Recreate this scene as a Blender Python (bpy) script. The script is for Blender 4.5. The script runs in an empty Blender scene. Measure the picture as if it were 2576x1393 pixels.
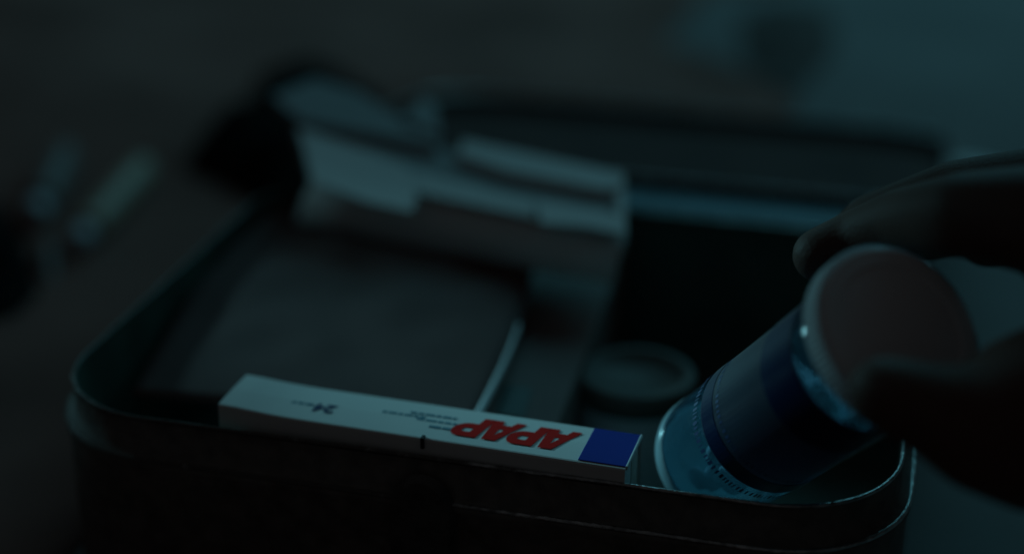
import bpy, bmesh, math, random
from mathutils import Vector, Matrix, noise

random.seed(7)
scene = bpy.context.scene
COL = scene.collection
R = math.radians

# ------------------------------------------------------------------ camera
H = 0.065                                   # height of the tin's rim above the bedding
PITCH, YAW, ROLL = R(23.77), R(-14.884), R(0.251)
CAM = Vector((0.24253, -0.38333, 0.2295 + H))
FPX, CX, CY = 4365.0, 1288.0, 696.5         # focal length and centre in a 2576 px wide copy of the photo
fwd = Vector((math.sin(YAW) * math.cos(PITCH), math.cos(YAW) * math.cos(PITCH), -math.sin(PITCH)))
rt0 = Vector((math.cos(YAW), -math.sin(YAW), 0))
up0 = rt0.cross(fwd)
cr, sr = math.cos(ROLL), math.sin(ROLL)
RT = cr * rt0 + sr * up0
UP = -sr * rt0 + cr * up0
cd = bpy.data.cameras.new('camera')
cd.sensor_width = 36.0
cd.lens = FPX / 2576 * 36
cd.clip_start, cd.clip_end = 0.01, 50
cd.dof.use_dof = True
cd.dof.focus_distance = 0.452
cd.dof.aperture_fstop = 2.9
cam = bpy.data.objects.new('camera', cd)
COL.objects.link(cam)
m = Matrix((RT, UP, -fwd)).transposed().to_4x4()
m.translation = CAM
cam.matrix_world = m
scene.camera = cam

# ------------------------------------------------------------------ world, lamps, exposure
w = bpy.data.worlds.new('World')
scene.world = w
w.use_nodes = True
w.node_tree.nodes['Background'].inputs[0].default_value = (0.92, 0.95, 1.0, 1)
w.node_tree.nodes['Background'].inputs[1].default_value = 0.0125

def area(name, loc, target, size, power, color, size_y=None):
    l = bpy.data.lights.new(name, 'AREA')
    l.energy = power
    l.color = color
    l.size = size
    if size_y:
        l.shape = 'RECTANGLE'
        l.size_y = size_y
    o = bpy.data.objects.new(name, l)
    COL.objects.link(o)
    o.location = loc
    o.rotation_euler = (Vector(target) - Vector(loc)).to_track_quat('-Z', 'Y').to_euler()
    return o

area('window_lamp', (0.30, 1.15, 0.80), (0.17, 0.05, 0.06), 1.1, 1.9, (0.19, 0.80, 1.0), 0.40)
def spot(name, loc, target, power, color, angle, radius):
    l = bpy.data.lights.new(name, 'SPOT')
    l.energy = power
    l.color = color
    l.spot_size = angle
    l.spot_blend = 0.45
    l.shadow_soft_size = radius
    o = bpy.data.objects.new(name, l)
    COL.objects.link(o)
    o.location = loc
    o.rotation_euler = (Vector(target) - Vector(loc)).to_track_quat('-Z', 'Y').to_euler()
spot('added_bottle_spot', (-0.74, 0.36, 0.33), (0.198, 0.016, 0.060), 18.0, (0.30, 0.86, 1.0), R(8.0), 0.05)  # added spot with no known source, brightens cap skirt and bottle base

vs = scene.view_settings
vs.view_transform = 'Standard'
vs.look = 'None'
vs.exposure = 0
vs.gamma = 1
vs.use_curve_mapping = False
scene.cycles.use_denoising = True
scene.cycles.max_bounces = 10
scene.cycles.transmission_bounces = 8

# ------------------------------------------------------------------ pixel -> point helpers
def ray(x, y):
    return fwd + RT * ((x - CX) / FPX) - UP * ((y - CY) / FPX)
def at_depth(x, y, d):
    return CAM + ray(x, y) * d
def at_z(x, y, z):
    d = ray(x, y)
    return CAM + d * ((z - CAM.z) / d.z)
def at_y(x, y, Y):
    d = ray(x, y)
    return CAM + d * ((Y - CAM.y) / d.y)

# ------------------------------------------------------------------ materials
def mat(name, color, rough=0.6, metal=0.0, var=0.12, scale=60, bump=0.0, bscale=300, spec=0.5, **kw):
    mt = bpy.data.materials.new(name)
    mt.use_nodes = True
    nt = mt.node_tree
    b = nt.nodes['Principled BSDF']
    tc = nt.nodes.new('ShaderNodeTexCoord')
    n = nt.nodes.new('ShaderNodeTexNoise')
    n.inputs['Scale'].default_value = scale
    n.inputs['Detail'].default_value = 6
    nt.links.new(tc.outputs['Object'], n.inputs['Vector'])
    rp = nt.nodes.new('ShaderNodeValToRGB')
    c = Vector(color)
    rp.color_ramp.elements[0].position = 0.3
    rp.color_ramp.elements[1].position = 0.7
    rp.color_ramp.elements[0].color = (*(c * (1 - var)), 1)
    rp.color_ramp.elements[1].color = (*[min(1, q * (1 + var)) for q in c], 1)
    nt.links.new(n.outputs['Fac'], rp.inputs['Fac'])
    nt.links.new(rp.outputs['Color'], b.inputs['Base Color'])
    b.inputs['Roughness'].default_value = rough
    b.inputs['Metallic'].default_value = metal
    b.inputs['Specular IOR Level'].default_value = spec
    if bump:
        n2 = nt.nodes.new('ShaderNodeTexNoise')
        n2.inputs['Scale'].default_value = bscale
        n2.inputs['Detail'].default_value = 4
        nt.links.new(tc.outputs['Object'], n2.inputs['Vector'])
        bp = nt.nodes.new('ShaderNodeBump')
        bp.inputs['Strength'].default_value = bump
        bp.inputs['Distance'].default_value = 0.001
        nt.links.new(n2.outputs['Fac'], bp.inputs['Height'])
        nt.links.new(bp.outputs['Normal'], b.inputs['Normal'])
    for k, v in kw.items():
        b.inputs[k].default_value = v
    return mt

M = {
    'sheet': mat('sheet_cotton', (0.22, 0.215, 0.215), 0.9, var=0.22, scale=7, bump=0.3, bscale=900),
    'dim_bed_side': mat('dim_bed_tone', (0.275, 0.145, 0.125), 0.95, var=0.25, scale=14, bump=0.5, bscale=700, spec=0.1),  # dimmer side of the bedding, light falloff put into the colour
    'brown': mat('fold_shade_brown', (0.13, 0.11, 0.105), 0.95, var=0.2, scale=30, spec=0.1),  # a dark bedding fold, its shade put into the colour
    'tin_out': mat('worn_dark_paint', (0.16, 0.145, 0.13), 0.6, var=0.35, scale=180, bump=0.35, bscale=420),
    'clasp': mat('blackened_clasp', (0.09, 0.085, 0.08), 0.6, var=0.4, scale=200, bump=0.3, bscale=500),
    'tin_in': mat('dark_green_lacquer', (0.055, 0.105, 0.088), 0.5, var=0.3, scale=60),
    'tin_wall': mat('grey_lacquer', (0.10, 0.105, 0.11), 0.5, var=0.2, scale=60),
    'bare': mat('worn_bare_metal', (0.50, 0.52, 0.52), 0.32, 1.0, var=0.5, scale=260, bump=0.5, bscale=700),
    'hinge': mat('hinge_metal', (0.10, 0.20, 0.25), 0.6, 0.1, var=0.15, scale=60),
    'lid_in': mat('lid_dark_inside', (0.075, 0.042, 0.038), 0.75, var=0.3, scale=30, spec=0.15),
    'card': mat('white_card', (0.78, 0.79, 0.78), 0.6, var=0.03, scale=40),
    'card_dim': mat('dimmed_bluish_card', (0.34, 0.36, 0.37), 0.65, var=0.06, scale=40),  # dimmer twin of the white card, weaker light put into its tone
    'card_edge': mat('raw_card_edge', (0.60, 0.56, 0.50), 0.8, var=0.1, scale=200),
    'blue': mat('blue_print', (0.010, 0.030, 0.32), 0.65, var=0.05, spec=0.15),
    'red': mat('red_print', (0.80, 0.020, 0.016), 0.8, var=0.04, spec=0.08),
    'tealink': mat('teal_print', (0.10, 0.26, 0.34), 0.5, var=0.05),
    'navyink': mat('navy_print', (0.03, 0.06, 0.16), 0.5, var=0.05),
    'dark_ink': mat('black_print', (0.012, 0.012, 0.012), 0.6, var=0.05),
    'cap': mat('white_cap_plastic', (0.80, 0.82, 0.84), 0.28, var=0.03),
    'label': mat('bottle_label_paper', (0.13, 0.17, 0.24), 0.35, var=0.10, scale=90),
    'label_navy': mat('bottle_label_navy', (0.010, 0.030, 0.11), 0.35, var=0.2, scale=120),
    'pouch': mat('shaded_grey', (0.10, 0.055, 0.052), 0.85, var=0.12, scale=30, bump=0.2, bscale=700),  # shade over the tin's contents is put into this dark colour
    'edge_glint': mat('pale_edge_glint', (0.60, 0.66, 0.68), 0.5, var=0.06),  # pale tone for edge highlights put into colour
    'shaded_card': mat('shaded_grey_card', (0.20, 0.15, 0.14), 0.7, var=0.08, scale=30),  # same shaded area, its darkness put into the grey
    'darkgreen': mat('dark_green_print', (0.008, 0.022, 0.020), 0.5, var=0.1),
    'black': mat('black_fabric', (0.008, 0.008, 0.008), 0.95, var=0.3, scale=200, bump=0.3, bscale=600, spec=0.1),
    'jar': mat('grey_white_plastic', (0.55, 0.56, 0.60), 0.4, var=0.04),
    'jar_dark': mat('dark_jar_top', (0.11, 0.10, 0.09), 0.6, var=0.1),
    'tube': mat('pale_tube_plastic', (0.55, 0.44, 0.34), 0.45, var=0.05),
    'tube_grey': mat('grey_tube_plastic', (0.26, 0.20, 0.19), 0.5, var=0.05),
    'skin': mat('skin', (0.105, 0.050, 0.036), 0.65, var=0.12, scale=70, bump=0.25, bscale=900),
    'nail': mat('nail', (0.42, 0.27, 0.22), 0.3, var=0.05),
}
def plastic():
    mt = bpy.data.materials.new('clear_blue_plastic')
    mt.use_nodes = True
    nt = mt.node_tree
    nt.nodes.clear()
    N = nt.nodes.new
    out = N('ShaderNodeOutputMaterial')
    tr = N('ShaderNodeBsdfTransparent'); tr.inputs[0].default_value = (0.62, 0.82, 0.95, 1)
    tl = N('ShaderNodeBsdfTranslucent'); tl.inputs[0].default_value = (0.32, 0.80, 0.95, 1)
    df = N('ShaderNodeBsdfDiffuse'); df.inputs[0].default_value = (0.06, 0.15, 0.24, 1)
    gl = N('ShaderNodeBsdfGlossy'); gl.inputs['Roughness'].default_value = 0.10
    fr = N('ShaderNodeFresnel'); fr.inputs[0].default_value = 1.5
    tc = N('ShaderNodeTexCoord'); nz = N('ShaderNodeTexNoise'); nz.inputs['Scale'].default_value = 170; nz.inputs['Detail'].default_value = 5
    bp = N('ShaderNodeBump'); bp.inputs['Strength'].default_value = 0.35; bp.inputs['Distance'].default_value = 0.0008
    a = N('ShaderNodeMixShader'); a.inputs[0].default_value = 0.35
    b = N('ShaderNodeMixShader'); b.inputs[0].default_value = 0.40
    c = N('ShaderNodeMixShader')
    L = nt.links.new
    L(tc.outputs['Object'], nz.inputs['Vector']); L(nz.outputs['Fac'], bp.inputs['Height'])
    for q in (gl, fr): L(bp.outputs['Normal'], q.inputs['Normal'])
    L(tl.outputs[0], a.inputs[1]); L(df.outputs[0], a.inputs[2])
    L(tr.outputs[0], b.inputs[1]); L(a.outputs[0], b.inputs[2])
    L(fr.outputs[0], c.inputs[0]); L(b.outputs[0], c.inputs[1]); L(gl.outputs[0], c.inputs[2])
    L(c.outputs[0], out.inputs['Surface'])
    return mt
def worn():
    """paint rubbed down to bare metal, mostly round the corner where the tin is handled."""
    mt = M['bare'].copy()
    mt.name = 'rubbed_rim'
    nt = mt.node_tree
    b = nt.nodes['Principled BSDF']
    tc = nt.nodes.new('ShaderNodeTexCoord'); sp = nt.nodes.new('ShaderNodeSeparateXYZ')
    mr = nt.nodes.new('ShaderNodeMapRange')
    mr.inputs['From Min'].default_value = 0.10; mr.inputs['From Max'].default_value = 0.20
    mr.inputs['To Min'].default_value = 0.12; mr.inputs['To Max'].default_value = 0.95
    nz = nt.nodes.new('ShaderNodeTexNoise'); nz.inputs['Scale'].default_value = 240
    ad = nt.nodes.new('ShaderNodeMath'); ad.operation = 'ADD'
    st = nt.nodes.new('ShaderNodeMapRange')
    st.inputs['From Min'].default_value = 0.75; st.inputs['From Max'].default_value = 1.0
    mx = nt.nodes.new('ShaderNodeMix'); mx.data_type = 'RGBA'
    mx.inputs['A'].default_value = (0.10, 0.09, 0.08, 1)
    old = b.inputs['Base Color'].links[0].from_socket
    L = nt.links.new
    L(tc.outputs['Object'], sp.inputs[0]); L(sp.outputs['X'], mr.inputs['Value']); L(tc.outputs['Object'], nz.inputs['Vector'])
    L(mr.outputs['Result'], ad.inputs[0]); L(nz.outputs['Fac'], ad.inputs[1]); L(ad.outputs[0], st.inputs['Value'])
    L(st.outputs['Result'], mx.inputs['Factor']); L(old, mx.inputs['B']); L(mx.outputs['Result'], b.inputs['Base Color'])
    L(st.outputs['Result'], b.inputs['Metallic'])
    return mt
M['worn'] = worn()
def leafy(name, color, tcol, fac, rough):
    """thin label film: diffuse front, light glowing through from behind."""
    mt = bpy.data.materials.new(name)
    mt.use_nodes = True
    nt = mt.node_tree
    nt.nodes.clear()
    N = nt.nodes.new
    out = N('ShaderNodeOutputMaterial'); a = N('ShaderNodeMixShader'); c = N('ShaderNodeMixShader')
    df = N('ShaderNodeBsdfDiffuse'); df.inputs[0].default_value = (*color, 1)
    tl = N('ShaderNodeBsdfTranslucent'); tl.inputs[0].default_value = (*tcol, 1)
    gl = N('ShaderNodeBsdfGlossy'); gl.inputs['Roughness'].default_value = rough
    fr = N('ShaderNodeFresnel'); fr.inputs[0].default_value = 1.35
    a.inputs[0].default_value = fac
    L = nt.links.new
    L(df.outputs[0], a.inputs[1]); L(tl.outputs[0], a.inputs[2]); L(fr.outputs[0], c.inputs[0])
    L(a.outputs[0], c.inputs[1]); L(gl.outputs[0], c.inputs[2]); L(c.outputs[0], out.inputs['Surface'])
    return mt
M['label'] = leafy('label_film', (0.075, 0.09, 0.12), (0.40, 0.46, 0.60), 0.5, 0.3)
M['label_navy'] = leafy('label_film_navy', (0.012, 0.035, 0.11), (0.02, 0.10, 0.34), 0.5, 0.3)
M['base_glint'] = leafy('base_glint_film', (0.60, 0.78, 0.84), (0.60, 0.85, 0.92), 0.45, 0.2)  # pale film, the base edge's highlight put into its colour
M['plastic'] = plastic()
M['pill'] = mat('white_pill', (0.70, 0.76, 0.78), 0.6, var=0.06)

# ------------------------------------------------------------------ object helpers
def tag(o, label=None, cat=None, group=None, kind=None):
    if label: o['label'] = label
    if cat: o['category'] = cat
    if group: o['group'] = group
    if kind: o['kind'] = kind
    return o
def empty(name, loc=(0, 0, 0), rot=None):
    o = bpy.data.objects.new(name, None)
    o.empty_display_size = 0.02
    COL.objects.link(o)
    o.location = loc
    if rot is not None:
        o.rotation_mode = 'QUATERNION'
        o.rotation_quaternion = rot
    return o
def link(name, me, material, parent=None, smooth=False):
    o = bpy.data.objects.new(name, me)
    COL.objects.link(o)
    if material is not None:
        me.materials.clear()
        me.materials.append(material)
    if smooth:
        for p in me.polygons: p.use_smooth = True
    if parent: o.parent = parent
    return o
def from_bm(name, bm, material, parent=None, smooth=False):
    bmesh.ops.recalc_face_normals(bm, faces=bm.faces)
    me = bpy.data.meshes.new(name)
    bm.to_mesh(me)
    bm.free()
    return link(name, me, material, parent, smooth)
def box(name, lo, hi, material, parent=None, bevel=0.0, matrix=None):
    bm = bmesh.new()
    lo, hi = Vector(lo), Vector(hi)
    bmesh.ops.create_cube(bm, size=1)
    for v in bm.verts:
        v.co = Vector(((lo.x + hi.x) / 2 + v.co.x * (hi.x - lo.x), (lo.y + hi.y) / 2 + v.co.y * (hi.y - lo.y),
                       (lo.z + hi.z) / 2 + v.co.z * (hi.z - lo.z)))
    if bevel:
        bmesh.ops.bevel(bm, geom=list(bm.edges), offset=bevel, segments=2, affect='EDGES', profile=0.5)
    if matrix is not None:
        bmesh.ops.transform(bm, matrix=matrix, verts=bm.verts)
    return from_bm(name, bm, material, parent)
def lathe(name, prof, material, parent=None, n=72, rib=0.0, nrib=0, rib_z=None, smooth=True):
    """profile of (radius, z); spun round z."""
    vs_, fs = [], []
    for k in range(n):
        a = 2 * math.pi * k / n
        for (r, z) in prof:
            rr = r
            if rib and rib_z[0] <= z <= rib_z[1]:
                rr = r + (rib if k % 2 else 0)
            vs_.append((rr * math.cos(a), rr * math.sin(a), z))
    p = len(prof)
    for k in range(n):
        k2 = (k + 1) % n
        for i in range(p - 1):
            fs.append((k * p + i, k2 * p + i, k2 * p + i + 1, k * p + i + 1))
    me = bpy.data.meshes.new(name)
    me.from_pydata(vs_, [], fs)
    bm = bmesh.new()
    bm.from_mesh(me)
    bmesh.ops.remove_doubles(bm, verts=bm.verts, dist=1e-6)
    bmesh.ops.recalc_face_normals(bm, faces=bm.faces)
    bm.to_mesh(me)
    bm.free()
    return link(name, me, material, parent, smooth)
def prism(name, pts, thick, material, parent=None, bevel=0.0):
    """slab under the polygon pts (3D points), extruded straight down by thick."""
    bm = bmesh.new()
    a = [bm.verts.new(p) for p in pts]
    b = [bm.verts.new(Vector(p) - Vector((0, 0, thick))) for p in pts]
    bm.faces.new(a)
    bm.faces.new(b[::-1])
    n = len(pts)
    for i in range(n):
        bm.faces.new((a[i], b[i], b[(i + 1) % n], a[(i + 1) % n]))
    if bevel:
        bmesh.ops.bevel(bm, geom=list(bm.edges), offset=bevel, segments=2, affect='EDGES', profile=0.5)
    return from_bm(name, bm, material, parent)
def text(name, body, size, material, parent, loc, rotz=0.0, shear=0.0, offset=0.0, sx=1.0):
    cu = bpy.data.curves.new(name, 'FONT')
    cu.body = body
    cu.size = size
    cu.shear = shear
    cu.offset = offset
    cu.extrude = 0.0
    cu.align_x = 'LEFT'
    cu.space_character = 1.0
    tmp = bpy.data.objects.new(name + '_tmp', cu)
    COL.objects.link(tmp)
    dg = bpy.context.evaluated_depsgraph_get()
    me = bpy.data.meshes.new_from_object(tmp.evaluated_get(dg))
    bpy.data.objects.remove(tmp)
    o = link(name, me, material, parent)
    o.location = loc
    o.rotation_euler = (0, 0, rotz)
    o.scale = (sx, 1, 1)
    return o

# ------------------------------------------------------------------ bedding (the surface everything rests on)
def bed_h(x, y):
    far = min(1.0, max(0.0, (y - 0.22) / 0.3)) + min(1.0, max(0.0, (-x - 0.05) / 0.25))
    far = min(1.0, far)
    v = Vector((x * 5.2, y * 4.1, 1.7))
    h = 0.020 * noise.noise(v) + 0.010 * noise.noise(v * 2.3 + Vector((3, 1, 0)))
    ridge = 0.012 * (1 - abs(noise.noise(Vector((x * 3.2 + y * 2.2, y * 2.0 - x * 1.1, 5.0)))) * 3)
    return (h + max(0, ridge)) * far - 0.0015
def build_bed():
    n = 190
    x0, x1, y0, y1 = -1.6, 1.7, -0.9, 2.6
    V, F = [], []
    for j in range(n + 1):
        for i in range(n + 1):
            x = x0 + (x1 - x0) * i / n
            y = y0 + (y1 - y0) * j / n
            V.append((x, y, bed_h(x, y)))
    for j in range(n):
        for i in range(n):
            a = j * (n + 1) + i
            F.append((a, a + 1, a + n + 2, a + n + 1))
    me = bpy.data.meshes.new('bed_sheet')
    me.from_pydata(V, [], F)
    o = link('bed_sheet', me, M['sheet'], None, True)
    tag(o, 'pale crumpled cotton bed sheet under the tin', 'bed sheet', kind='structure')
build_bed()
def dim_side_edge(y):
    t = min(1.0, max(0.0, (y - 0.27) / 0.15))
    if y < -0.012:
        return -0.006 + min(1.0, (-0.012 - y) / 0.05) * 0.6
    return -0.006 + t * (0.115 + 0.035 * math.sin(y * 16) + 0.05 * noise.noise(Vector((y * 9, 3, 0))))
def surf_h(x, y):
    return bed_h(x, y) + (0.006 if x < dim_side_edge(y) else 0.0)
def build_dim_side():
    nx, ny = 110, 150
    V, F = [], []
    for j in range(ny + 1):
        y = -0.7 + 2.9 * j / ny
        xe = dim_side_edge(y)
        for i in range(nx + 1):
            f = i / nx
            x = -1.5 + (xe + 1.5) * (1 - (1 - f) ** 1.7)
            lip = 1 - max(0.0, (f - 0.93) / 0.07) ** 2
            V.append((x, y, bed_h(x, y) + 0.0005 + 0.0055 * lip))
    for j in range(ny):
        for i in range(nx):
            a = j * (nx + 1) + i
            F.append((a, a + 1, a + nx + 2, a + nx + 1))
    me = bpy.data.meshes.new('dim_bed_side')
    me.from_pydata(V, [], F)
    o = link('dim_bed_side', me, M['dim_bed_side'], None, True)
    tag(o, 'darker cover over the sheet beside and behind the tin, its dimness put into colour', 'dim_bed_side')
build_dim_side()

# ------------------------------------------------------------------ the tin
W, D, RAD = 0.240, 0.1905, 0.034
def outline(off=0.0, n=14, seg=20):
    """closed rounded rectangle, offset outwards by off, evenly sampled."""
    pts = []
    corners = ((W - RAD, RAD, -90), (W - RAD, D - RAD, 0), (RAD, D - RAD, 90), (RAD, RAD, 180))
    for ci, (cx, cy, a0) in enumerate(corners):
        for k in range(n + 1):
            t = R(a0 + 90 * k / n)
            pts.append(Vector((cx + (RAD + off) * math.cos(t), cy + (RAD + off) * math.sin(t), 0)))
        nx, ny, na = corners[(ci + 1) % 4]
        t2 = R(na)
        q = Vector((nx + (RAD + off) * math.cos(t2), ny + (RAD + off) * math.sin(t2), 0))
        p = pts[-1].copy()
        for k in range(1, seg):
            pts.append(p.lerp(q, k / seg))
    return pts
def wall(name, prof, material, parent, wob=0.0, closed=False, seed=0.0, fill=None):
    rings = []
    for (off, z) in prof:
        ring = outline(off)
        out = []
        for p in ring:
            k = wob * noise.noise(Vector((p.x * 160 + seed, p.y * 160, z * 30)))
            k2 = wob * noise.noise(Vector((p.x * 45 + seed, p.y * 45, 7)))
            c = Vector((W / 2, D / 2, 0))
            dirn = (p - c).normalized()
            out.append(Vector((p.x + dirn.x * k, p.y + dirn.y * k, z + k * 0.7 + k2)))
        rings.append(out)
    n = len(rings[0])
    V = [v for r_ in rings for v in r_]
    F = []
    m_ = len(rings)
    for i in range(m_ if closed else m_ - 1):
        i2 = (i + 1) % m_
        for k in range(n):
            F.append((i * n + k, i * n + (k + 1) % n, i2 * n + (k + 1) % n, i2 * n + k))
    if fill is not None:
        F.append(tuple(fill * n + k for k in range(n)))
    me = bpy.data.meshes.new(name)
    me.from_pydata(V, [], F)
    bm = bmesh.new()
    bm.from_mesh(me)
    bmesh.ops.recalc_face_normals(bm, faces=bm.faces)
    bm.to_mesh(me)
    bm.free()
    return link(name, me, material, parent, True)

tin = empty('tin_box', (W / 2, D / 2, 0))
tag(tin, 'old dark metal tin with rounded corners and worn bright rim, lid hinged open', 'tin box')
TO = Vector((-W / 2, -D / 2, 0))          # children are written in the tin corner's frame
def in_tin(o):
    o.parent = tin
    o.location = o.location + TO
    return o
L = H - 0.0125                             # height of the shoulder the lid sits on
in_tin(wall('body', [(-0.004, 0.0005), (0.0004, 0.0012), (0.0022, 0.004), (0.0024, L - 0.003), (0.0032, L - 0.0016),
                     (0.0032, L), (0.0024, L + 0.0012), (0.0002, L + 0.0016), (0.0, H - 0.0012)], M['tin_out'], None, 0.00012))
in_tin(wall('shoulder_bead', [(0.0026 + 0.0008 * math.cos(a), L + 0.0004 + 0.0008 * math.sin(a)) for a in
                              [2 * math.pi * k / 8 for k in range(8)]], M['worn'], None, 0.00015, True, 4.0))
in_tin(wall('rim', [(-0.0004 + 0.00062 * math.cos(a), H - 0.0006 + 0.00062 * math.sin(a)) for a in
                    [2 * math.pi * k / 8 for k in range(8)]], M['worn'], None, 0.00022, True, 9.0))
in_tin(wall('inside_lining', [(-0.0008, H - 0.001), (-0.0010, 0.006), (-0.004, 0.0022)], M['tin_in'], None, 0.0001, fill=2))

# hinge strip along the back rim and the lid lying open behind it
in_tin(prism('hinge_strip', [(0.026, D + 0.0008, H + 0.0006), (W - 0.026, D + 0.0008, H + 0.0006),
                             (W - 0.026, D + 0.0235, H - 0.001), (0.026, D + 0.0235, H - 0.001)], 0.0012, M['hinge'], None))
def lid():
    ld = empty('lid', (W / 2, D + 0.024, H - 0.0015))
    ld.rotation_euler = (R(-10.5), 0, 0)
    ld.parent = tin
    ld.location = ld.location + TO
    e = 0.0035
    def ring(off, z, n=10):
        pts = []
        for cx, cy, a0 in ((W / 2 - RAD, RAD, -90), (W / 2 - RAD, D - RAD, 0), (-W / 2 + RAD, D - RAD, 90), (-W / 2 + RAD, RAD, 180)):
            for k in range(n + 1):
                t = R(a0 + 90 * k / n)
                pts.append((cx + (RAD + e + off) * math.cos(t), cy + (RAD + off) * math.sin(t), z))
        return pts
    prof = [(-0.002, 0.0), (0, 0.0008), (0.0, 0.0085), (-0.0012, 0.0085), (-0.0012, 0.0018), (-0.003, 0.0012)]
    V = [p for (o_, z) in prof for p in ring(o_, z - 0.004)]
    n = len(V) // len(prof)
    F = []
    for i in range(len(prof) - 1):
        for k in range(n):
            F.append((i * n + k, i * n + (k + 1) % n, (i + 1) * n + (k + 1) % n, (i + 1) * n + k))
    F.append(tuple(range(n)))
    F.append(tuple((len(prof) - 1) * n + k for k in range(n)))
    me = bpy.data.meshes.new('lid_panel')
    me.from_pydata(V, [], F)
    link('lid_panel', me, M['lid_in'], ld)
    V = []
    prof = [(-0.0006 + 0.0009 * math.cos(a), 0.0047 + 0.0009 * math.sin(a)) for a in [2 * math.pi * k / 6 for k in range(6)]]
    for (o_, z) in prof: V += ring(o_, z)
    F = []
    for i in range(6):
        for k in range(n):
            F.append((i * n + k, i * n + (k + 1) % n, ((i + 1) % 6) * n + (k + 1) % n, ((i + 1) % 6) * n + k))
    me = bpy.data.meshes.new('lid_rim')
    me.from_pydata(V, [], F)
    link('lid_rim', me, M['bare'], ld, True)
lid()
# front clasp
def clasp():
    bm = bmesh.new()
    prof = []
    for k in range(25):
        a = math.pi * k / 24
        prof.append((0.0095 * math.cos(a), 0.012 * math.sin(a)))
    prof = [(0.0095, -0.022)] + prof + [(-0.0095, -0.022)]
    a_ = [bm.verts.new((x, 0, z)) for x, z in prof]
    b_ = [bm.verts.new((x * 0.86, -0.0028, z * 0.9)) for x, z in prof]
    bm.faces.new(a_)
    bm.faces.new(b_[::-1])
    for i in range(len(prof)):
        j = (i + 1) % len(prof)
        bm.faces.new((a_[i], b_[i], b_[j], a_[j]))
    o = from_bm('clasp', bm, M['clasp'], None)
    p = at_y(1065, 1290, -0.0025)
    o.location = p
    in_tin(o)
clasp()

# ------------------------------------------------------------------ slim medicine carton at the front
CZ = H + 0.0040
p_fl = at_z(548, 1025, CZ)
p_fr = at_z(1572, 1180, CZ)
ang = math.atan2(p_fr.y - p_fl.y, p_fr.x - p_fl.x)
CL, CT, CH = (p_fr - p_fl).length, 0.0195, CZ - 0.0025
carton = empty('medicine_carton', (p_fl.x, max(p_fl.y, 0.0040), 0.0025))
carton.rotation_euler = (0, 0, ang)
tag(carton, 'slim white carton with red italic lettering and blue end, upright along the front rim', 'carton')
def carton_body():
    bm = bmesh.new()
    # top slightly bulged along its length; rows along x, ring of section points
    nx = 24
    rings = []
    for i in range(nx + 1):
        x = CL * i / nx
        lift = 0.0010 * math.exp(-((x / 0.012) ** 2))
        dip = 0.0007 * math.sin(math.pi * i / nx)
        sec = []
        for (y, z) in ((0.0003 + 0, 0), (0.0 - dip, CH * 0.5), (0.0, CH - 0.0006), (0.00025, CH - 0.00015), (0.0007, CH),
                       (CT * 0.5, CH + 0.0002), (CT - 0.0007, CH), (CT, CH - 0.0006), (CT, 0)):
            sec.append(bm.verts.new((x, y, z + (lift if z > CH * 0.6 else 0))))
        rings.append(sec)
    for i in range(nx):
        for k in range(len(rings[0]) - 1):
            bm.faces.new((rings[i][k], rings[i][k + 1], rings[i + 1][k + 1], rings[i + 1][k]))
        bm.faces.new((rings[i][-1], rings[i][0], rings[i + 1][0], rings[i + 1][-1]))
    bm.faces.new(rings[0])
    return from_bm('carton_sleeve', bm, M['card'], carton)
carton_body()
# end closure: tucked flap, recessed a little, with a crease and the raw edge of the dust flap
box('end_flap', (CL - 0.0032, 0.0007, 0.003), (CL - 0.0014, CT - 0.0007, CH - 0.0006), M['card'], carton, 0.0004)
box('dust_flap', (CL - 0.0012, 0.0010, 0.006), (CL - 0.0007, CT * 0.52, CH - 0.0032), M['card'], carton)
box('dust_flap', (CL - 0.0012, CT * 0.58, 0.006), (CL - 0.0007, CT - 0.0010, CH - 0.0026), M['card_edge'], carton)
box('end_band', (CL - 0.0128, 0.0009, CH - 0.00005), (CL + 0.0001, CT - 0.0009, CH + 0.00028), M['blue'], carton, 0.0001)
box('fold_glint', (CL - 0.0001, 0.0008, CH - 0.0007), (CL + 0.0005, CT - 0.0008, CH + 0.0004), M['edge_glint'], carton, 0.0002)  # highlight on the fold, put in as a pale strip
box('thumb_slit', (CL * 0.515, -0.0007, CH - 0.0028), (CL * 0.515 + 0.0009, 0.0011, CH + 0.00045), M['dark_ink'], carton)
ZT = CH + 0.00024
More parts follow.
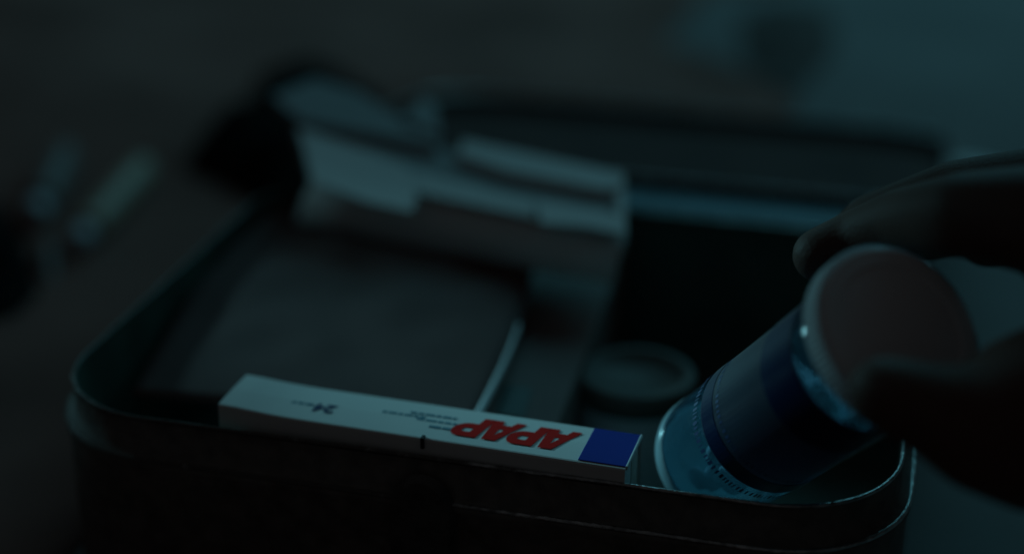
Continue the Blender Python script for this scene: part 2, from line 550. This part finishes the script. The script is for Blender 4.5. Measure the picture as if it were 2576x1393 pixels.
def lettering():
    cu = bpy.data.curves.new('red_lettering', 'CURVE')
    cu.dimensions = '2D'
    cu.fill_mode = 'BOTH'
    A = [[(0, 0), (0.40, 1), (0.86, 1), (1.12, 0), (0.76, 0), (0.71, 0.20), (0.40, 0.20), (0.33, 0)], [(0.48, 0.42), (0.67, 0.42), (0.61, 0.76)]]
    def bowl(x, cx, cy, rx, ry):
        return [(cx + rx * math.sin(math.pi * k / 10), cy + ry * math.cos(math.pi * k / 10)) for k in range(11)]
    P = [[(0, 0), (0, 1)] + bowl(0, 0.62, 0.66, 0.40, 0.34) + [(0.36, 0.32), (0.36, 0)], [(0.36, 0.76)] + bowl(0, 0.58, 0.66, 0.11, 0.10) + [(0.36, 0.56)]]
    hgt, wid, sh = 0.0108, 0.0081, 0.42
    x = 0.0
    for ch in (A, P, A, P):
        for loop in ch:
            sp = cu.splines.new('POLY')
            sp.points.add(len(loop) - 1)
            for q, (px, py) in zip(sp.points, loop):
                q.co = (x + px * wid + py * sh * hgt * 0.6, py * hgt, 0, 1)
            sp.use_cyclic_u = True
        x += wid * (1.08 if ch is A else 0.84)
    tmp = bpy.data.objects.new('tmp_letters', cu)
    COL.objects.link(tmp)
    dg = bpy.context.evaluated_depsgraph_get()
    me = bpy.data.meshes.new_from_object(tmp.evaluated_get(dg))
    bpy.data.objects.remove(tmp)
    o = link('red_lettering', me, M['red'], carton)
    o.location = (CL - 0.0150, 0.0148, ZT + 0.00008)
    o.rotation_euler = (0, 0, math.pi)
lettering()
text('number_print', '24', 0.0062, M['navyink'], carton, (CL * 0.275, 0.0098, ZT + 0.00004), math.pi, 0.1, 0.0002)
def print_lines(rows):
    """small print: rows of word-length dashes."""
    bm = bmesh.new()
    for (x0, x1, y, h) in rows:
        x = x0
        while x < x1 - 0.0008:
            wd = min(random.uniform(0.0012, 0.0034), x1 - x)
            ret = bmesh.ops.create_cube(bm, size=1)
            for v in ret['verts']:
                v.co = Vector((x + wd / 2 + v.co.x * wd, y + v.co.y * h, ZT + v.co.z * 0.00008))
            x += wd + 0.0005
    from_bm('small_print', bm, M['tealink'], carton)
print_lines([(CL * 0.45, CL * 0.565, 0.0126, 0.0010), (CL * 0.385, CL * 0.50, 0.0108, 0.0011),
             (CL * 0.475, CL * 0.575, 0.0096, 0.0010), (CL * 0.515, CL * 0.575, 0.0066, 0.0011)])
print_lines([(CL * 0.06, CL * 0.15, 0.0104, 0.0012), (CL * 0.12, CL * 0.215, 0.0086, 0.0012)])

# ------------------------------------------------------------------ pill bottle with white cap
P0 = at_depth(1790, 1160, 0.480)
P1 = at_depth(2268, 828, 0.400)
AX = (P1 - P0).normalized()
BL = (P1 - P0).length
side_v = RT - AX * RT.dot(AX)
side_v.normalize()
Mb = Matrix((side_v, AX.cross(side_v), AX)).transposed()
bottle = empty('pill_bottle', P0, Mb.to_quaternion())
tag(bottle, 'clear blue plastic pill bottle with navy label and white ribbed cap, tilted in the hand', 'pill bottle')
BR = 0.0182
CAPH = 0.0068
zt = BL - CAPH
body_out = [(0.0, 0.0012), (BR * 0.55, 0.0010), (BR * 0.80, 0.0), (BR * 0.93, 0.0006), (BR * 0.985, 0.0022), (BR, 0.005),
            (BR, zt - 0.011), (BR * 0.985, zt - 0.0075), (BR * 0.93, zt - 0.0045), (BR * 0.86, zt - 0.003), (BR * 0.84, zt + 0.006)]
lathe('bottle_body', body_out, M['plastic'], bottle, 96)
def arc_band(name, r, z0, z1, a0, a1, material, n=64, thick=0.0002):
    bm = bmesh.new()
    rows = []
    for k in range(n + 1):
        a = a0 + (a1 - a0) * k / n
        c, s = math.cos(a), math.sin(a)
        rows.append([bm.verts.new((r * c, r * s, z0)), bm.verts.new((r * c, r * s, z1)),
                     bm.verts.new(((r + thick) * c, (r + thick) * s, z1)), bm.verts.new(((r + thick) * c, (r + thick) * s, z0))])
    for k in range(n):
        for i in range(4):
            j = (i + 1) % 4
            bm.faces.new((rows[k][i], rows[k][j], rows[k + 1][j], rows[k + 1][i]))
    bm.faces.new(rows[0])
    bm.faces.new(rows[-1][::-1])
    return from_bm(name, bm, material, bottle, False)
A0, A1 = R(-250), R(45)
arc_band('label', BR + 0.0001, 0.030, zt - 0.0115, A0, A1, M['label'])
arc_band('label_stripe', BR + 0.00035, 0.0305, 0.0365, A0 + .01, A1 - .01, M['label_navy'], thick=0.0001)
arc_band('label_stripe', BR + 0.00035, zt - 0.0265, zt - 0.0120, A0 + .01, A1 - .01, M['label_navy'], thick=0.0001)
# cap
M['skirt'] = leafy('cap_skirt_plastic', (0.84, 0.88, 0.90), (0.85, 0.92, 0.95), 0.25, 0.22)
lathe('ribbed_skirt', [(0.0212, zt - 0.0004), (0.0219, zt + 0.0002), (0.0219, zt + CAPH - 0.0014), (0.0216, zt + CAPH - 0.0008)],
      M['skirt'], bottle, 180, 0.0003, 90, (zt - 0.001, zt + CAPH), False)
cap_prof = [(0.0215, zt + CAPH - 0.0012), (0.0211, zt + CAPH - 0.0004), (0.0201, zt + CAPH), (0.0165, zt + CAPH), (0.0161, zt + CAPH - 0.0004), (0.0, zt + CAPH - 0.0004),
            (0.0, zt + CAPH - 0.0016), (0.0200, zt + CAPH - 0.0018), (0.0215, zt + CAPH - 0.0012)]
lathe('cap', cap_prof, M['cap'], bottle, 120, smooth=False)
lathe('base_glint_ring', [(BR * 0.90, 0.0012), (BR * 0.97, 0.0006), (BR * 1.004, 0.0024), (BR * 1.008, 0.0062), (BR * 0.985, 0.0064)], M['base_glint'], bottle, 96)  # added pale ring standing for the highlight along the base edge
bm = bmesh.new()
for row, (z0, hh) in enumerate(((0.0385, 0.0016), (0.0255, 0.0022))):
    a = A0 + 0.15
    while a < A1 - 0.2:
        wd = random.uniform(0.012, 0.05)
        r_ = BR + 0.0004
        vs_ = [bm.verts.new((r_ * math.cos(t), r_ * math.sin(t), z)) for t, z in ((a, z0), (a + wd, z0), (a + wd, z0 + hh), (a, z0 + hh))]
        bm.faces.new(vs_)
        a += wd + random.uniform(0.02, 0.05)
from_bm('label_print', bm, M['navyink'], bottle)
# tablets lying in the bottom of the bottle
low = -Vector((0, 0, 1)) + AX * AX.z
low.normalize()
low_l = Mb.transposed() @ low
for k in range(16):
    rr = random.uniform(0.2, 0.62) * BR
    aa = math.atan2(low_l.y, low_l.x) + random.uniform(-1.5, 1.5)
    o = lathe('tablet', [(0, -0.0018), (0.0030, -0.0014), (0.0038, 0), (0.0030, 0.0014), (0, 0.0018)], M['pill'], bottle, 20)
    o.location = (rr * math.cos(aa), rr * math.sin(aa), 0.006 + 0.0035 * (k % 5) * 0.8)
    o.rotation_euler = (random.uniform(0, 3), random.uniform(0, 3), 0)

# ------------------------------------------------------------------ hand
def hand():
    S = []                                   # bones: list of chains of (point, radius)
    d = at_depth
    wrist = (d(3150, 760, 0.440), 0.026)
    index = [(d(2062, 642, 0.446), 0.0072), (d(2150, 606, 0.446), 0.0080), (d(2270, 560, 0.434), 0.0088), (d(2430, 540, 0.410), 0.0104), (d(2720, 560, 0.396), 0.0145)]
    middle = [(d(2120, 625, 0.474), 0.0074), (d(2190, 562, 0.472), 0.0080), (d(2400, 492, 0.458), 0.0094), (d(2745, 480, 0.430), 0.0135)]
    ring = [(d(2330, 600, 0.496), 0.0070), (d(2400, 560, 0.494), 0.0078), (d(2560, 530, 0.482), 0.0090), (d(2770, 450, 0.472), 0.0130)]
    little = [(d(2480, 620, 0.512), 0.0062), (d(2540, 590, 0.510), 0.0070), (d(2650, 570, 0.505), 0.0080), (d(2810, 480, 0.497), 0.0120)]
    thumb = [(d(2222, 985, 0.381), 0.0080), (d(2275, 1005, 0.380), 0.0092), (d(2360, 1035, 0.378), 0.0104), (d(2480, 1075, 0.378), 0.0145),
             (d(2620, 1060, 0.382), 0.0205), (d(2850, 930, 0.410), 0.0190)]
    bm = bmesh.new()
    def seg(spheres):
        t = bmesh.new()
        for p, r in spheres:
            bmesh.ops.create_icosphere(t, subdivisions=3, radius=r, matrix=Matrix.Translation(p))
        res = bmesh.ops.convex_hull(t, input=t.verts)
        dele = [g for g in set(res['geom_interior'] + res['geom_unused']) if isinstance(g, bmesh.types.BMVert) and g.is_valid]
        bmesh.ops.delete(t, geom=dele, context='VERTS')
        me = bpy.data.meshes.new('t')
        t.to_mesh(me)
        t.free()
        bm.from_mesh(me)
        bpy.data.meshes.remove(me)
    for ch in (index, middle, ring, little, thumb):
        for a, b in zip(ch, ch[1:]):
            seg([a, b])
    wp, wr = wrist
    heel = (wp + Vector((0.004, -0.016, -0.006)), 0.019)
    heel2 = (wp + Vector((0.002, 0.018, 0.004)), 0.018)
    for a, b in ((index, middle), (middle, ring), (ring, little)):
        seg([a[-1], b[-1], heel, heel2])
    seg([thumb[-1], index[-1], heel])
    elbow = d(4500, 1150, 0.33)
    seg([heel, heel2, (elbow + Vector((0, 0.02, 0)), 0.034), (elbow - Vector((0, 0.015, 0)), 0.034)])
    me = bpy.data.meshes.new('person')
    bm.to_mesh(me)
    bm.free()
    tmp = bpy.data.objects.new('tmp_hand', me)
    COL.objects.link(tmp)
    md = tmp.modifiers.new('r', 'REMESH')
    md.mode = 'VOXEL'
    md.voxel_size = 0.0011
    s_ = tmp.modifiers.new('s', 'SMOOTH')
    s_.factor = 0.5
    s_.iterations = 14
    dg = bpy.context.evaluated_depsgraph_get()
    dg.update()
    m2 = bpy.data.meshes.new_from_object(tmp.evaluated_get(dg))
    bpy.data.objects.remove(tmp)
    m2.name = 'person'
    # origin at the wrist
    for v in m2.vertices: v.co -= wp
    o = link('person', m2, M['skin'], None, True)
    o.location = wp
    tag(o, 'bare hand pinching the white bottle cap between thumb and fingers', 'person')
    # thumb nail and index nail
    def nail(tip, nxt, out, r):
        ax = (tip - nxt).normalized()
        n_ = (out - ax * out.dot(ax)).normalized()
        sd = ax.cross(n_)
        bm = bmesh.new()
        grid = []
        for i in range(7):
            row = []
            for j in range(7):
                u = (i / 6 - 0.85) * 1.4
                v = (j / 6 - 0.5) * 1.25
                rad = r * 1.02 - 0.0008 * (1 - math.cos(u * 2)) * 0
                pt = tip + ax * (u * r * 0.8) + n_ * (rad * math.cos(v) * (1 - 0.10 * max(0, u) ** 2)) + sd * (rad * math.sin(v))
                row.append(bm.verts.new(pt - wp))
            grid.append(row)
        for i in range(6):
            for j in range(6):
                bm.faces.new((grid[i][j], grid[i + 1][j], grid[i + 1][j + 1], grid[i][j + 1]))
        q = from_bm('fingernail', bm, M['nail'], o, True)
        sm = q.modifiers.new('t', 'SOLIDIFY')
        sm.thickness = 0.0006
    nail(index[0][0], index[1][0], UP - RT * 0.8 + fwd * 0.3, index[0][1] - 0.0009)
    nail(thumb[0][0], thumb[1][0], -UP - fwd * 0.8, thumb[0][1] - 0.0009)
hand()

# ------------------------------------------------------------------ contents of the tin
SL, Y0, Z0 = 0.12, 0.150, H + 0.0105
def at_slope(x, y, dz=0.0):
    """point where the pixel's ray meets the top plane of the tilted carton."""
    d = ray(x, y)
    t = (Z0 + dz + SL * (CAM.y - Y0) - CAM.z) / (d.z - SL * d.y)
    return CAM + d * t
def tilted(name, label, cat, px, dz, thick, material):
    pts = [at_slope(x, y, dz) for x, y in px]
    c = sum((Vector(p) for p in pts), Vector()) / len(pts)
    c.z -= thick
    e = empty(name, c)
    prism('carton_body', [p - c for p in pts], thick, material, e)
    tag(e, label, cat)
    return e, c
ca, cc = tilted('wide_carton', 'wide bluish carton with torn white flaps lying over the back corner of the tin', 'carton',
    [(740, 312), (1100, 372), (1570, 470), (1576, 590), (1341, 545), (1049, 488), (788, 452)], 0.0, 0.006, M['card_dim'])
def white_flap(name, px, dz, parent, c, material=M['card'], curl=0.0, thick=0.0008):
    pts = [at_slope(x, y, dz) - c for x, y in px]
    pts[0] = pts[0] + Vector((0, 0, curl))
    return prism(name, pts, thick, material, parent)
white_flap('torn_flap', [(752, 322), (945, 388), (1028, 420), (1050, 484), (1037, 532), (924, 507), (786, 455)], 0.0022, ca, cc)  # brighter lit band of the carton top, put into white card
white_flap('edge_strip', [(1032, 425), (1278, 490), (1342, 503), (1345, 545), (1278, 532), (1052, 484)], 0.0014, ca, cc)
white_flap('tuck_flap', [(1346, 502), (1528, 532), (1572, 545), (1576, 588), (1466, 568), (1362, 560)], 0.0030, ca, cc)
white_flap('side_strip', [(1548, 470), (1572, 474), (1576, 545), (1552, 538)], 0.0022, ca, cc)
def front_panel():
    top = [at_slope(x, y, -0.0004) - cc for x, y in ((784, 455), (920, 476), (1049, 492), (1200, 522), (1341, 549), (1470, 574), (1575, 594))]
    low = [at_z(x, y, H - 0.0055) - cc for x, y in ((740, 560), (880, 590), (1030, 618), (1190, 645), (1320, 672), (1440, 695), (1545, 715))]
    bm = bmesh.new()
    a = [bm.verts.new(p) for p in top]
    m_ = [bm.verts.new(p.lerp(q, 0.5) + Vector((0, -0.001, 0.0012))) for p, q in zip(top, low)]
    b = [bm.verts.new(p) for p in low]
    for r0, r1 in ((a, m_), (m_, b)):
        for i in range(len(r0) - 1):
            bm.faces.new((r0[i], r0[i + 1], r1[i + 1], r1[i]))
    o = from_bm('front_panel', bm, M['card'], ca, True)
    sm = o.modifiers.new('t', 'SOLIDIFY')
    sm.thickness = 0.0006
front_panel()
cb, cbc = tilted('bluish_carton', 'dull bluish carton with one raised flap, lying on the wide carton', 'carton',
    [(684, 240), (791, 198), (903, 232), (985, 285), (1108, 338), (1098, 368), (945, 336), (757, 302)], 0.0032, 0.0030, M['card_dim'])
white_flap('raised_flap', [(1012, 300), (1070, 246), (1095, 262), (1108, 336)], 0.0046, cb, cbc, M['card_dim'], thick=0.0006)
cn, cnc = tilted('narrow_carton', 'narrow white carton lying along the back rim against the hinge strip', 'carton',
    [(1165, 352), (1570, 436), (1570, 468), (1520, 476), (1278, 430), (1153, 388)], 0.0030, 0.0028, M['card'])

# flat pouch and the card box under its edge, shade put into their greys
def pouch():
    e = empty('shaded_pouch', at_z(800, 800, H - 0.016))
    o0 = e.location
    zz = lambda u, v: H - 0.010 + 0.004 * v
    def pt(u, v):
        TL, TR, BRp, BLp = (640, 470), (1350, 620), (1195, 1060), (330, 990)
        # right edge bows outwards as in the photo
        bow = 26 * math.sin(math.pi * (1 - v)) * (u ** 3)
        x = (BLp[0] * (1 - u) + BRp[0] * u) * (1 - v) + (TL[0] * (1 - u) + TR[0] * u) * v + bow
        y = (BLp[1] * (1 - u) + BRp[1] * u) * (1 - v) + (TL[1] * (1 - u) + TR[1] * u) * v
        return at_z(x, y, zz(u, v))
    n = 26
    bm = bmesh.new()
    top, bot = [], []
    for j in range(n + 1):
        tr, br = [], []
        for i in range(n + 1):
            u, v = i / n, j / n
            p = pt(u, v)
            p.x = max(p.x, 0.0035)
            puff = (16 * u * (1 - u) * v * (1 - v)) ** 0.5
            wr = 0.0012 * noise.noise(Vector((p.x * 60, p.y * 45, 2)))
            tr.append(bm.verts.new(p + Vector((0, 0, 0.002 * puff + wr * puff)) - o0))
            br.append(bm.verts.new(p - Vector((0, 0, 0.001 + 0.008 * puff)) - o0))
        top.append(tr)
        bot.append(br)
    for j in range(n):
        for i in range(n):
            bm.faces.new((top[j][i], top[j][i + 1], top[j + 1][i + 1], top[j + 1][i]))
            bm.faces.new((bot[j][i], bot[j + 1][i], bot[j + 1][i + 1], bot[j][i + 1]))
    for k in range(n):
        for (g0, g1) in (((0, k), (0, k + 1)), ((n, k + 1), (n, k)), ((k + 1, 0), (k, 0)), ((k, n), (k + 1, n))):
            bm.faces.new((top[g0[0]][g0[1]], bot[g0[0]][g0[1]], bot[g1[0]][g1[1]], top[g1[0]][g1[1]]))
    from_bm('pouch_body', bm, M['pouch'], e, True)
    # light caught along the right edge, put in as a pale bead
    bm = bmesh.new()
    prev = None
    for j in range(0, n - 2):
        v = j / n * 0.62
        p = pt(1, v) - o0 + Vector((0, 0, 0.0003))
        q = pt(1, v + 0.01) - o0
        t = (q - p).normalized()
        s = t.cross(Vector((0, 0, 1))).normalized()
        ringv = []
        rr = 0.0013 * (1 - 0.6 * j / n)
        for k in range(8):
            a = 2 * math.pi * k / 8
            ringv.append(bm.verts.new(p + s * (rr * math.cos(a)) + Vector((0, 0, rr * math.sin(a)))))
        if prev:
            for k in range(8):
                bm.faces.new((prev[k], prev[(k + 1) % 8], ringv[(k + 1) % 8], ringv[k]))
        prev = ringv
    from_bm('edge_glint_bead', bm, M['edge_glint'], e, True)
    tag(e, 'flat pouch lying across the tin, shade in its dark grey and a pale edge glint', 'pouch')
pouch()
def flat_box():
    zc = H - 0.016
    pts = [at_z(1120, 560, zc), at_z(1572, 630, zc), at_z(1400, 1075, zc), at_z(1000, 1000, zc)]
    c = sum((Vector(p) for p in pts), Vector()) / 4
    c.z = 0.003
    e = empty('shaded_box', c)
    prism('box_body', [Vector(p) - c for p in pts], zc - 0.0035, M['shaded_card'], e, 0.0008)
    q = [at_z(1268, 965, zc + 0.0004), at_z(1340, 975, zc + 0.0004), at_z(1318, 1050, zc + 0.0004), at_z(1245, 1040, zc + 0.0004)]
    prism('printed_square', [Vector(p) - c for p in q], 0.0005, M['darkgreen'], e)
    tag(e, 'plain card box, shade put into its grey, with a dark printed square, beside the round jar', 'box')
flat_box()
def jar():
    p = at_z(1600, 935, H - 0.022)
    hgt = p.z - 0.003
    e = empty('round_jar', (p.x, p.y, 0.003))
    r = 0.0185
    lathe('jar_body', [(0, 0), (r * 0.96, 0), (r, 0.001), (r, hgt - 0.010), (r * 0.97, hgt - 0.008), (r * 0.97, hgt - 0.004), (0, hgt - 0.004)], M['jar'], e, 64)
    lathe('jar_lid', [(0, hgt - 0.0045), (r * 1.03, hgt - 0.0075), (r * 1.04, hgt - 0.001), (r, hgt), (r * 0.84, hgt), (r * 0.80, hgt - 0.0015), (0, hgt - 0.0015)], M['jar_dark'], e, 64)
    tag(e, 'round pale jar with dark recessed lid, deep in the tin beside the bottle', 'jar')
jar()
def folded_paper():
    # scrap of pale paper at the tin's front right corner, behind the front rim
    pts = [(0.196, 0.012), (0.218, 0.022), (0.206, 0.044), (0.180, 0.036)]
    e = prism('paper_scrap', [Vector((x, y, 0.0050 + 0.004 * (i % 2))) for i, (x, y) in enumerate(pts)], 0.0022, M['card_edge'], None)
    tag(e, 'scrap of pale folded paper on the tin floor below the bottle', 'paper')
folded_paper()

# ------------------------------------------------------------------ things on the bedding around the tin
def blob_cloth(name, label, outline_px, z, hgt, material, cat):
    pts = [at_z(x, y, z) for x, y in outline_px]
    c = sum((Vector(p) for p in pts), Vector()) / len(pts)
    c.z = surf_h(c.x, c.y) - 0.004
    bm = bmesh.new()
    n, k = 96, 22
    m_ = len(pts)
    rings = []
    for r_ in range(k + 1):
        f = r_ / k
        ring = []
        for i in range(n):
            s = i / n * m_
            i0 = int(s)
            p0, p1, p2, p3 = (Vector(pts[(i0 + q_) % m_]) for q_ in (-1, 0, 1, 2))
            t = s % 1
            p = 0.5 * (2 * p1 + (p2 - p0) * t + (2 * p0 - 5 * p1 + 4 * p2 - p3) * t * t + (3 * p1 - p0 - 3 * p2 + p3) * t ** 3)
            p = p + Vector((noise.noise(p * 60), noise.noise(p * 60 + Vector((9, 0, 0))), 0)) * 0.004
            q = Vector((c.x, c.y, 0)) + (Vector((p.x, p.y, 0)) - Vector((c.x, c.y, 0))) * f
            zb = surf_h(q.x, q.y)
            up = hgt * (1 - f ** 2.4) * (0.8 + 0.6 * noise.noise(Vector((q.x * 38, q.y * 38, 1)))) + 0.004 * noise.noise(Vector((q.x * 90, q.y * 90, 4))) * (1 - f)
            ring.append(bm.verts.new(Vector((q.x, q.y, zb + up - 0.001)) - c))
        rings.append(ring)
    for r_ in range(k):
        for i in range(n):
            j = (i + 1) % n
            bm.faces.new((rings[r_][i], rings[r_][j], rings[r_ + 1][j], rings[r_ + 1][i]))
    bmesh.ops.remove_doubles(bm, verts=bm.verts, dist=1e-6)
    o = from_bm(name, bm, material, None, True)
    o.location = c
    tag(o, label, cat)
    return o
blob_cloth('black_pouch', 'black fabric pouch slumped behind the back corner of the tin, by the bluish carton',
           [(455, 385), (560, 420), (760, 470), (1040, 330), (1000, 240), (800, 165), (640, 215), (600, 300)], 0.02, 0.035, M['black'], 'pouch')
blob_cloth('black_mound', 'low black mound on the sheet beside the pale tubes',
           [(-160, 600), (-20, 540), (50, 600), (95, 700), (40, 790), (-120, 800)], 0.006, 0.014, M['black'], 'cloth')  # plain black low mound

def on_bed(x, y, up):
    z = up
    for _ in range(12):
        p = at_z(x, y, z)
        z = 0.5 * z + 0.5 * (surf_h(p.x, p.y) + up)
    return at_z(x, y, z)
def tube(name, label, a, b, r, material, group=None):
    pa, pb = on_bed(*a, r), on_bed(*b, r)
    ax = pb - pa
    ln = ax.length
    e = empty(name, pa, ax.to_track_quat('Z', 'Y'))
    lathe('tube_body', [(0, 0.012), (r * 0.9, 0.012), (r, 0.016), (r, ln * 0.7), (r * 0.9, ln * 0.97), (r * 0.8, ln), (0, ln)], material, e, 32)
    lathe('tube_cap', [(0, 0), (r * 0.62, 0), (r * 0.68, 0.001), (r * 0.74, 0.0115), (r * 0.5, 0.0125), (0, 0.0125)], M['jar'], e, 32)
    tag(e, label, 'tube', group)
tube('pale_tube', 'pale plastic tube lying on the sheet beside the tin', (190, 612), (362, 420), 0.0068, M['tube'])
tube('grey_tube', 'dull grey tube lying on the sheet beyond the pale tube', (85, 545), (165, 385), 0.0075, M['tube_grey'])
blob_cloth('tissue', 'small grey crumpled tissue by the black mound', [(85, 640), (125, 610), (165, 640), (160, 690), (115, 705), (85, 680)], 0.006, 0.008, M['tube_grey'], 'tissue')
def strip():
    z = 0.012
    pts = [at_z(2385, 418, z), at_z(2420, 398, z), at_z(2800, 480, z), at_z(2800, 520, z)]
    c = sum((Vector(p) for p in pts), Vector()) / 4
    c.z = surf_h(c.x, c.y)
    bm_pts = [Vector((p.x, p.y, 0.012)) - c for p in pts]
    o = prism('folded_paper', bm_pts, 0.013, M['card'], None, 0.001)
    o.location = c
    tag(o, 'folded white paper lying on the sheet behind the hand', 'paper')
strip()
blob_cloth('fold_shade_patch', 'low brown patch behind the open lid, the dark of a bedding fold put into colour',
           [(1850, 90), (1960, 30), (2075, 45), (2110, 150), (2060, 215), (1985, 260), (1890, 215)], 0.006, 0.006, M['brown'], 'cloth')
